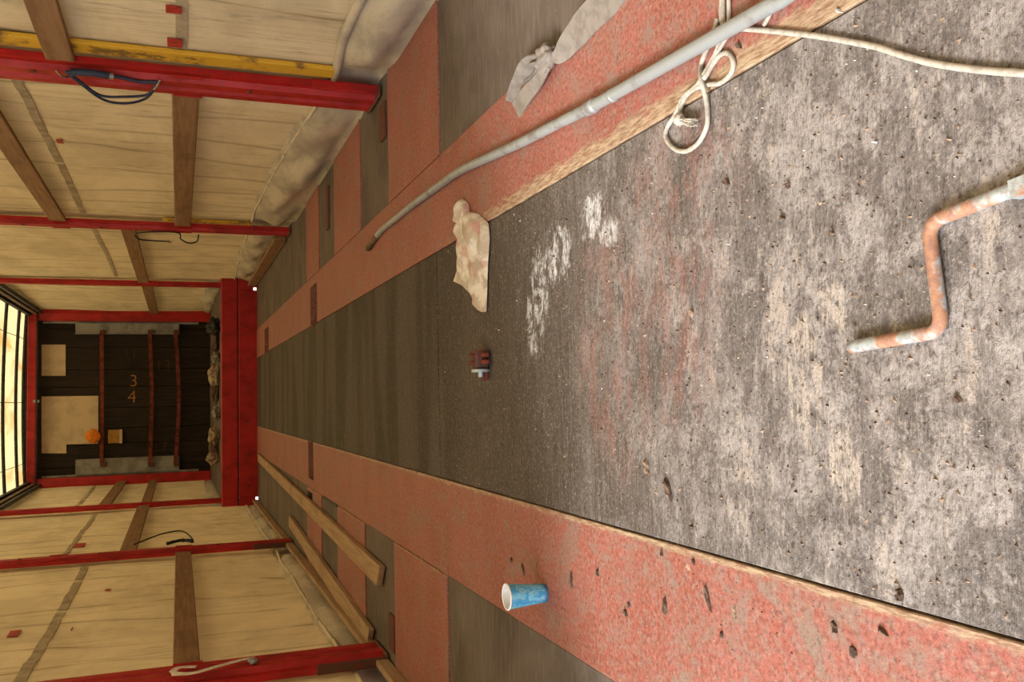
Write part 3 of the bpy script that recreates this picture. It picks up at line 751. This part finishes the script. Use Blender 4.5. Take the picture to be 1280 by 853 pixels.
# ------------------------------------------------------------------ long grey pipe
r = .0125
pts = [on_z(x, y, r) for x, y in ((1075, -60), (985, 0), (900, 44), (745, 133), (728, 142))]
path = [pts[0].lerp(pts[1], t/4) for t in range(4)]+[pts[1].lerp(pts[3], t/12) for t in range(12)]
LIFT = .0095
path += smooth_path([pts[3], on_z(700, 155, r), on_z(650, 180, r), on_z(605, 200, r), on_z(575, 214, r), on_z(553, 229, r), on_z(520, 253, r), on_z(490, 277, r), on_z(475, 290, r), on_z(460, 311, r)], 5)
for p in path: p.z += LIFT*max(0.0, min(1.25, (2.9-p.y)/1.7))          # its near end rests on the rope
po = empty('grey_pipe', on_z(745, 133, 0)); tag(po, 'long bent galvanised pipe lying on the red floor strip', 'pipe')
link('tube', tube(path, r, 16), 'galvanised_pipe', po, smooth=True)
pts[3].z += LIFT*.7; d = (pts[1]-pts[3]).normalized()
link('collar', tube([pts[3]-d*.03, pts[3]-d*.02, pts[3]+d*.0, pts[3]+d*.012], r*1.22, 14, wob=.12), 'galvanised_pipe', po, smooth=True)
link('collar', tube([pts[3]+d*.085, pts[3]+d*.095], r*1.14, 14), 'galvanised_pipe', po, smooth=True)
e = path[-1]; e0 = path[-8]
link('dark_tip', tube(path[-5:], r*1.04, 14), 'roof_rail_steel', po, smooth=True)

# ------------------------------------------------------------------ rope
rr = .0043
def fz(x, y, z=rr): return on_z(x, y, z)
ro = empty('rope', on_z(890, 110)); tag(ro, 'pale thin rope looped beside the grey pipe with one long run across the boards', 'rope')
def c2(x, y, z=rr): return fz(780+x/2.56, y/2.56, z)
run = [fz(1400, 84), fz(1330, 94), fz(1280, 91.5), fz(1229, 88), fz(1170, 80), fz(1131, 70), fz(1092, 58), fz(1034, 47), fz(995, 42), fz(956, 38), fz(928, 36), fz(912, 36, rr), fz(903, 28, rr), fz(902, 10), fz(904, -20)]
link('long_run', tube(smooth_path(run, 8), rr, 10, wob=.12), 'rope_fibre', ro, smooth=True)
lift = rr*3
loop = [c2(316, -30), c2(318, 60), c2(312, 110), c2(298, 160), c2(275, 205), c2(252, 245, lift), c2(232, 275, lift), c2(195, 305), c2(178, 335), c2(164, 368), c2(140, 405), c2(134, 440), c2(160, 475), c2(198, 484), c2(240, 455), c2(266, 400), c2(266, 340), c2(256, 290, lift), c2(246, 250, lift*1.3), c2(247, 210), c2(262, 165), c2(285, 110), c2(300, 60)]
link('loop', tube(smooth_path(loop, 8), rr, 10, wob=.12), 'rope_fibre', ro, smooth=True)
ear = [c2(245, 262, lift), c2(262, 243, lift), c2(285, 205), c2(310, 175), c2(335, 172), c2(350, 200), c2(342, 235), c2(310, 265), c2(275, 270), c2(235, 280, lift), c2(205, 300), c2(185, 335), c2(178, 375)]
link('loop', tube(smooth_path(ear, 8), rr, 10, wob=.12), 'rope_fibre', ro, smooth=True)
link('strand', tube(smooth_path([c2(335, -20), c2(336, 50), c2(330, 110), c2(305, 160), c2(275, 215)], 6), rr*.9, 8, wob=.12), 'rope_fibre', ro, smooth=True)
link('strand', tube(smooth_path([c2(490, 0), c2(470, 40), c2(448, 82)], 6), rr*.8, 8, wob=.12), 'rope_fibre', ro, smooth=True)
fr = bmesh.new(); kc = c2(178, 382, .012)
for k in range(34):
    a0 = rnd.uniform(-.45, .45); L = rnd.uniform(.5, 1)
    tip = c2(178+rnd.uniform(45, 68)*L, 385+30*a0+8, rnd.uniform(.002, .016))
    tube([kc+Vector((rnd.uniform(-.004, .004), rnd.uniform(-.004, .004), rnd.uniform(-.004, .006))), kc.lerp(tip, .5)+Vector((0, 0, .003)), tip], .0011, 5, fr)
f = link('frayed_end', fr, 'rope_fibre', ro); f['label'] = 'frayed whipped rope end'
kb = bmesh.new(); bmesh.ops.create_icosphere(kb, subdivisions=3, radius=.011)
for v in kb.verts: v.co = v.co*(1+.35*noise.noise(v.co*200)); v.co += kc
link('whipping', kb, 'rope_fibre', f, smooth=True)

# ------------------------------------------------------------------ webbing strap with a knot
def c3(x, y, z=.004): return on_z(620+x/5.69, y/5.69, z)
so = empty('webbing_strap', c3(365, 420, 0)); tag(so, 'grey-brown webbing strap tied in a knot, lying across the inset panel edge', 'strap')
mainp = smooth_path([c3(900, -120, .006), c3(800, -5, .008), c3(700, 90, .010), c3(610, 190, .012), c3(530, 290, .014), c3(460, 385, .022), c3(410, 415, .03)], 6)
link('band', ribbon(mainp, Vector((1, -.5, .18)), lambda t: .072 if t < .55 else .072-.05*((t-.55)/.45), .004), 'webbing_fibre', so, smooth=False)
kb = bmesh.new(); bmesh.ops.create_icosphere(kb, subdivisions=4, radius=1); kc = c3(362, 415, .026)
for v in kb.verts:
    d = v.co.copy(); k = 1+.25*noise.noise(d*2.4)+.12*math.sin(d.x*7+d.z*5)
    v.co = Vector((d.x*.032*k, d.y*.036*k, d.z*.024*k))+kc
link('knot', kb, 'webbing_fibre', so, smooth=True)
link('tail', ribbon(smooth_path([c3(320, 410, .03), c3(250, 425, .03), c3(200, 470, .024), c3(160, 560, .018), c3(125, 650, .010), c3(108, 725, .005)], 6), Vector((.5, .2, 1)), .03, .004), 'webbing_fibre', so)
link('tail', ribbon(smooth_path([c3(370, 455, .03), c3(335, 520, .026), c3(290, 590, .02), c3(230, 660, .014), c3(180, 730, .008), c3(148, 795, .004)], 6), Vector((1, .25, .35)), lambda t: .022+.030*t, .004), 'webbing_fibre', so)
link('loop', ribbon(smooth_path([c3(320, 445, .03), c3(255, 470, .03), c3(222, 530, .022), c3(215, 580, .012), c3(250, 570, .01), c3(295, 525, .014), c3(325, 470, .022)], 6), Vector((.1, .1, 1)), .022, .003), 'webbing_fibre', so)

# ------------------------------------------------------------------ stained rag
out = [(135, 65), (160, 85), (165, 120), (205, 130), (245, 170), (249, 235), (244, 310), (240, 380), (238, 465), (235, 545), (215, 545), (190, 505), (165, 465), (130, 430), (95, 415), (110, 370), (112, 320), (115, 270), (120, 230), (105, 195), (118, 160), (100, 145), (105, 85)]
W2 = []
for i in range(len(out)):
    a, b = out[i], out[(i+1) % len(out)]
    for k in range(3): t = k/3; W2.append((540+(a[0]+(b[0]-a[0])*t)/3.41, 230+(a[1]+(b[1]-a[1])*t)/3.41))
spine = lambda y: (540+178/3.41, y)
bm = bmesh.new(); NR = 24; rings = []
for k in range(NR+1):
    t = k/NR; ring = []
    for (x, y) in W2:
        cy_ = 265+(y-250)*.82; cx_ = 591+(y-320)*.05
        xx = cx_+(x-cx_)*t; yv = cy_+(y-cy_)*t
        p = on_z(xx, yv, .0)
        wl_ = max(.3, min(1, (402-yv)/110)); wob = 5*noise.noise(Vector((xx*.03, yv*.025, 7)))
        h = wl_*(1-t**5)*(.018*abs(math.sin((xx-572)*.20+wob*.5))**1.5+.007*abs(math.sin((xx-yv*.35)*.33+wob)))
        h += wl_*.006*(1-t**2)
        p.z = .0015+max(0, h); ring.append(bm.verts.new(p))
    rings.append(ring)
n = len(W2)
for k in range(NR):
    for i in range(n):
        bm.faces.new((rings[k][i], rings[k][(i+1) % n], rings[k+1][(i+1) % n], rings[k+1][i]))
bmesh.ops.remove_doubles(bm, verts=bm.verts, dist=.0004)
low = [v.co.copy() for v in rings[-1] if v.is_valid]
rag = link('rag', bm, 'stained_rag', loc=on_z(592, 320), smooth=True)
sm = rag.modifiers.new('thickness', 'SOLIDIFY'); sm.thickness = .002; sm.offset = 1
tag(rag, 'crumpled cream rag with pink stains lying over the edge of the middle boards', 'rag')

# ------------------------------------------------------------------ rusty fitting
fc = on_z(609, 452, 0); fc = Vector((fc.x, fc.y, 0))
fo = empty('rusty_fitting', fc); tag(fo, 'small rusty steel fitting with prongs and a bright washer on the boards', 'fitting')
def L(dx0, dx1, dy0, dy1, z0, z1, bv=.003): return B(fc.x+dx0, fc.x+dx1, fc.y+dy0, fc.y+dy1, z0, z1, bevel=bv)
link('body', L(-.022, .028, -.018, .018, 0, .040, .006), 'rust_plate', fo)
link('head_plate', L(.022, .032, -.026, .022, 0, .046), 'rust_plate', fo)
for a, b in ((.012, .024), (-.008, .004)):
    for y0, y1 in ((-.040, -.014), (.014, .040)): link('prong', L(a, b, y0, y1, .006, .026), 'rusty_bar', fo)
for a, b in ((.012, .022), (-.008, .002)): link('prong', L(a, b, -.012, .012, .036, .058), 'rust_plate', fo)
wc = fc+Vector((-.027, 0, .020))
link('washer', tube([wc-Vector((.004, 0, 0)), wc+Vector((.004, 0, 0))], .027, 20), 'washer_steel', fo)
link('bolt', tube([wc-Vector((.018, 0, 0)), wc+Vector((.004, 0, 0))], .008, 8), 'washer_steel', fo)
for y in (-.016, .016): link('pin', tube([fc+Vector((-.02, y, .008)), fc+Vector((-.055, y*.9, .006))], .0045, 8), 'rusty_bar', fo)

# ------------------------------------------------------------------ paper cup, standing
cb = on_z(681.5, 741.5, 0); cb = Vector((cb.x, cb.y, 0))
ct = on_y(632.5, 743, cb.y); H = ct.z
co = empty('paper_cup', cb); tag(co, 'blue printed paper cup with a white rim standing on the red floor', 'cup')
Rr = (on_y(632, 726.5, cb.y)-on_y(632, 759.5, cb.y)).length/2; Rb = Rr*.70
bm, rg = lathe([(Rb*.9, .004), (Rb*.9, .0), (Rb, .0), (Rb*1.01, .004), (Rr*.965, H-.004)], cb, 40)
link('sleeve', bm, 'blue_printed_paper', co, smooth=True)
bm, rg = lathe([(Rr*.955, H-.004), (Rr*.94, H-.006), (Rb*.96, .008), (.001, .008)], cb, 40)
link('inner_wall', bm, 'white_paper', co, smooth=True)
ring = [cb+Vector((Rr*.965*math.cos(2*math.pi*k/40), Rr*.965*math.sin(2*math.pi*k/40), H-.002)) for k in range(41)]
link('rim', tube(ring, .0022, 8), 'white_paper', co, smooth=True)

# ------------------------------------------------------------------ rusty crank rod
r = .0084
def fill(pts, rad, seg=7):
    out_ = [pts[0]]
    for i in range(1, len(pts)-1):
        p = pts[i]; a = (pts[i-1]-p).normalized(); b = (pts[i+1]-p).normalized()
        s0, s1 = p+a*rad, p+b*rad
        for k in range(seg+1):
            t = k/seg; out_.append((1-t)**2*s0+2*t*(1-t)*p+t*t*s1)
    out_.append(pts[-1]); return out_
kp = [on_z(1300, 224, r), on_z(1160, 279, r), on_z(1178, 414, r), on_z(1064, 434, r)]
kk = fill(kp, .022)
path = []
for i in range(len(kk)-1):
    n_ = max(1, int((kk[i+1]-kk[i]).length/.012))
    path += [kk[i].lerp(kk[i+1], t/n_) for t in range(n_)]
path.append(kk[-1])
ko = empty('crank_rod', on_z(1170, 350)); tag(ko, 'Z-shaped rusty galvanised crank rod lying on the dusty boards', 'rod')
link('rod', tube(path, r, 16, wob=.04), 'rusty_galvanised_rod', ko, smooth=True)
d = (kp[0]-kp[1]).normalized(); a = on_z(1268, 238, r)
link('flattened_end', ribbon([a, a+d*.012, a+d*.05], Vector((0, 0, 1)).cross(d), .0195, .0165), 'rusty_galvanised_rod', ko)

# ------------------------------------------------------------------ bark and wood chips
def chip(x, y, L_, w, ang, mat, label, seed, name='bark_chip'):
    c = on_z(x, y, 0); r_ = random.Random(seed); bm = bmesh.new(); n = 9; L_ *= .8; w *= .8
    top = []; bot = []
    for k in range(n):
        t = 2*math.pi*k/n; q = 1+r_.uniform(-.42, .35)
        u, v = math.cos(t)*L_/2*q, math.sin(t)*w/2*q
        X_, Y_ = u*math.cos(ang)-v*math.sin(ang), u*math.sin(ang)+v*math.cos(ang)
        top.append(bm.verts.new((c.x+X_*.8, c.y+Y_*.8, .002+r_.uniform(.0, .005)))); bot.append(bm.verts.new((c.x+X_, c.y+Y_, -.0015)))
    bm.faces.new(top); bm.faces.new(bot[::-1])
    for k in range(n): bm.faces.new((bot[k], bot[(k+1) % n], top[(k+1) % n], top[k]))
    tag(link(name, bm, mat, loc=(c.x, c.y, 0)), label, 'chip', 'bark and wood chips on the floor')
CH = [(808, 585, .034, .017, .4, 'wood_splinter', 'pale curled wood chip beside a longer dark splinter'),
      (835, 610, .060, .018, .3, 'bark', 'long dark bark splinter beside a pale chip, largest of the two'),
      (1125, 745, .018, .012, .2, 'bark', 'small dark chip on the boards near the red strip joint'),
      (885, 745, .060, .010, .35, 'bark', 'slender black bark sliver on the red strip'),
      (832, 757, .045, .020, .2, 'bark', 'ragged dark bark flake on the red strip'),
      (783, 766, .018, .012, .6, 'bark', 'tiny brown crumb on the red strip near the cup'),
      (787, 757, .016, .010, .1, 'bark', 'tiny dark crumb on the red strip past the cup'),
      (828, 692, .026, .010, .1, 'bark', 'dark bark flake at the worn edge of the red strip'),
      (868, 702, .018, .010, .1, 'bark', 'smaller bark flake at the worn edge of the red strip'),
      (655, 712, .050, .008, .5, 'bark', 'thin twisted dark strip behind the paper cup'),
      (640, 700, .020, .008, .1, 'bark', 'short dark fibre behind the paper cup'),
      (865, 392, .018, .010, .2, 'wood_splinter', 'brown wood chip near the white stain'),
      (978, 272, .016, .010, 1.0, 'wood_splinter', 'orange-brown splinter on the dusty boards'),
      (908, 228, .024, .016, .8, 'bark', 'dark curled chip below the rope loop'),
      (985, 232, .014, .010, .4, 'bark', 'small dark crumb between rope and crank'),
      (1040, 292, .009, .008, .3, 'wood_splinter', 'pale crumb beside the crank rod'),
      (1094, 178, .005, .005, 0, 'pebble_white', 'tiny white pebble on the dusty boards'),
      (1197, 500, .014, .008, .9, 'wood_splinter', 'orange wood splinter on the boards past the crank rod end'),
      (903, 793, .020, .006, .1, 'bark', 'thin dark bark sliver low on the red strip'),
      (920, 770, .034, .007, .05, 'wood_splinter', 'brown splinter on the red strip beside a bark sliver'),
      (1045, 785, .022, .008, .4, 'bark', 'black bark sliver on the wide end of the red strip'),
      (1068, 815, .026, .014, .2, 'bark', 'ragged dark flake on the wide end of the red strip'),
      (1105, 790, .020, .008, 1.0, 'bark', 'short dark sliver next to a ragged flake on the red strip'),
      (865, 660, .012, .009, .2, 'bark', 'small dark crumb on the boards near the red edge'),
      (925, 58, .020, .012, .6, 'bark', 'dark bark flake tucked beside the rope and pipe'),
      (1050, 14, .016, .005, .8, 'pebble_white', 'white sliver at the joint of the red strip'),
      (715, 725, .050, .010, .05, 'bark', 'dark scraped fibre lying past the paper cup'),
      (748, 716, .020, .010, .3, 'bark', 'tiny dark flake on the red strip between cup and joint')]
for i, c in enumerate(CH): chip(*c, seed=i, name='white_pebble' if 'pebble' in c[5] else 'bark_chip')

# fine splinters and dust crumbs nobody could count
def litter(name, mat, count, seed, zone, lo, hi, label):
    r_ = random.Random(seed); vs = []; fs = []
    for _ in range(count):
        x, y = zone(r_); ang = r_.uniform(-.9, .9)+(0 if r_.random() < .7 else 1.2); l = r_.uniform(lo, hi); w = l*r_.uniform(.25, .6); h = r_.uniform(.001, .0035)
        if -.277 > x > -.29 or .50 < x < .51: continue
        ca, sa = math.cos(ang), math.sin(ang); b = len(vs)
        for u, v in ((-.5, -.5), (.5, -.3), (.4, .5), (-.4, .4)):
            X_, Y_ = u*l*ca-v*w*sa, u*l*sa+v*w*ca; vs.append((x+X_, y+Y_, -.003))
        vs.append((x, y, h))
        fs += [(b, b+1, b+4), (b+1, b+2, b+4), (b+2, b+3, b+4), (b+3, b, b+4)]
    me = bpy.data.meshes.new(name); me.from_pydata(vs, [], fs); me.materials.append(MATS[mat])
    o = bpy.data.objects.new(name, me); col.objects.link(o); tag(o, label, 'debris', None, 'stuff')
def zc(r_):
    while True:
        y = .55+abs(r_.gauss(0, .75)); x = r_.uniform(-.26, .50)
        if y < 3.2: return x, y
def zs(r_):
    y = .6+abs(r_.gauss(0, 1.1)); return (r_.uniform(-.58, -.29) if r_.random() < .6 else r_.uniform(.52, .82)), y
litter('wood_litter', 'wood_splinter', 520, 3, zc, .003, .010, 'fine brown wood splinters strewn over the middle boards')
litter('bark_litter', 'bark', 330, 4, zc, .002, .007, 'fine dark bark crumbs strewn over the middle boards')
litter('strip_litter', 'bark', 200, 5, zs, .002, .008, 'fine dark bark crumbs strewn over the red strips')
litter('pale_litter', 'pebble_white', 110, 6, zc, .0015, .0035, 'tiny pale grit specks strewn over the middle boards')

for o in bpy.data.objects:
    if '_base' in o: del o['_base']
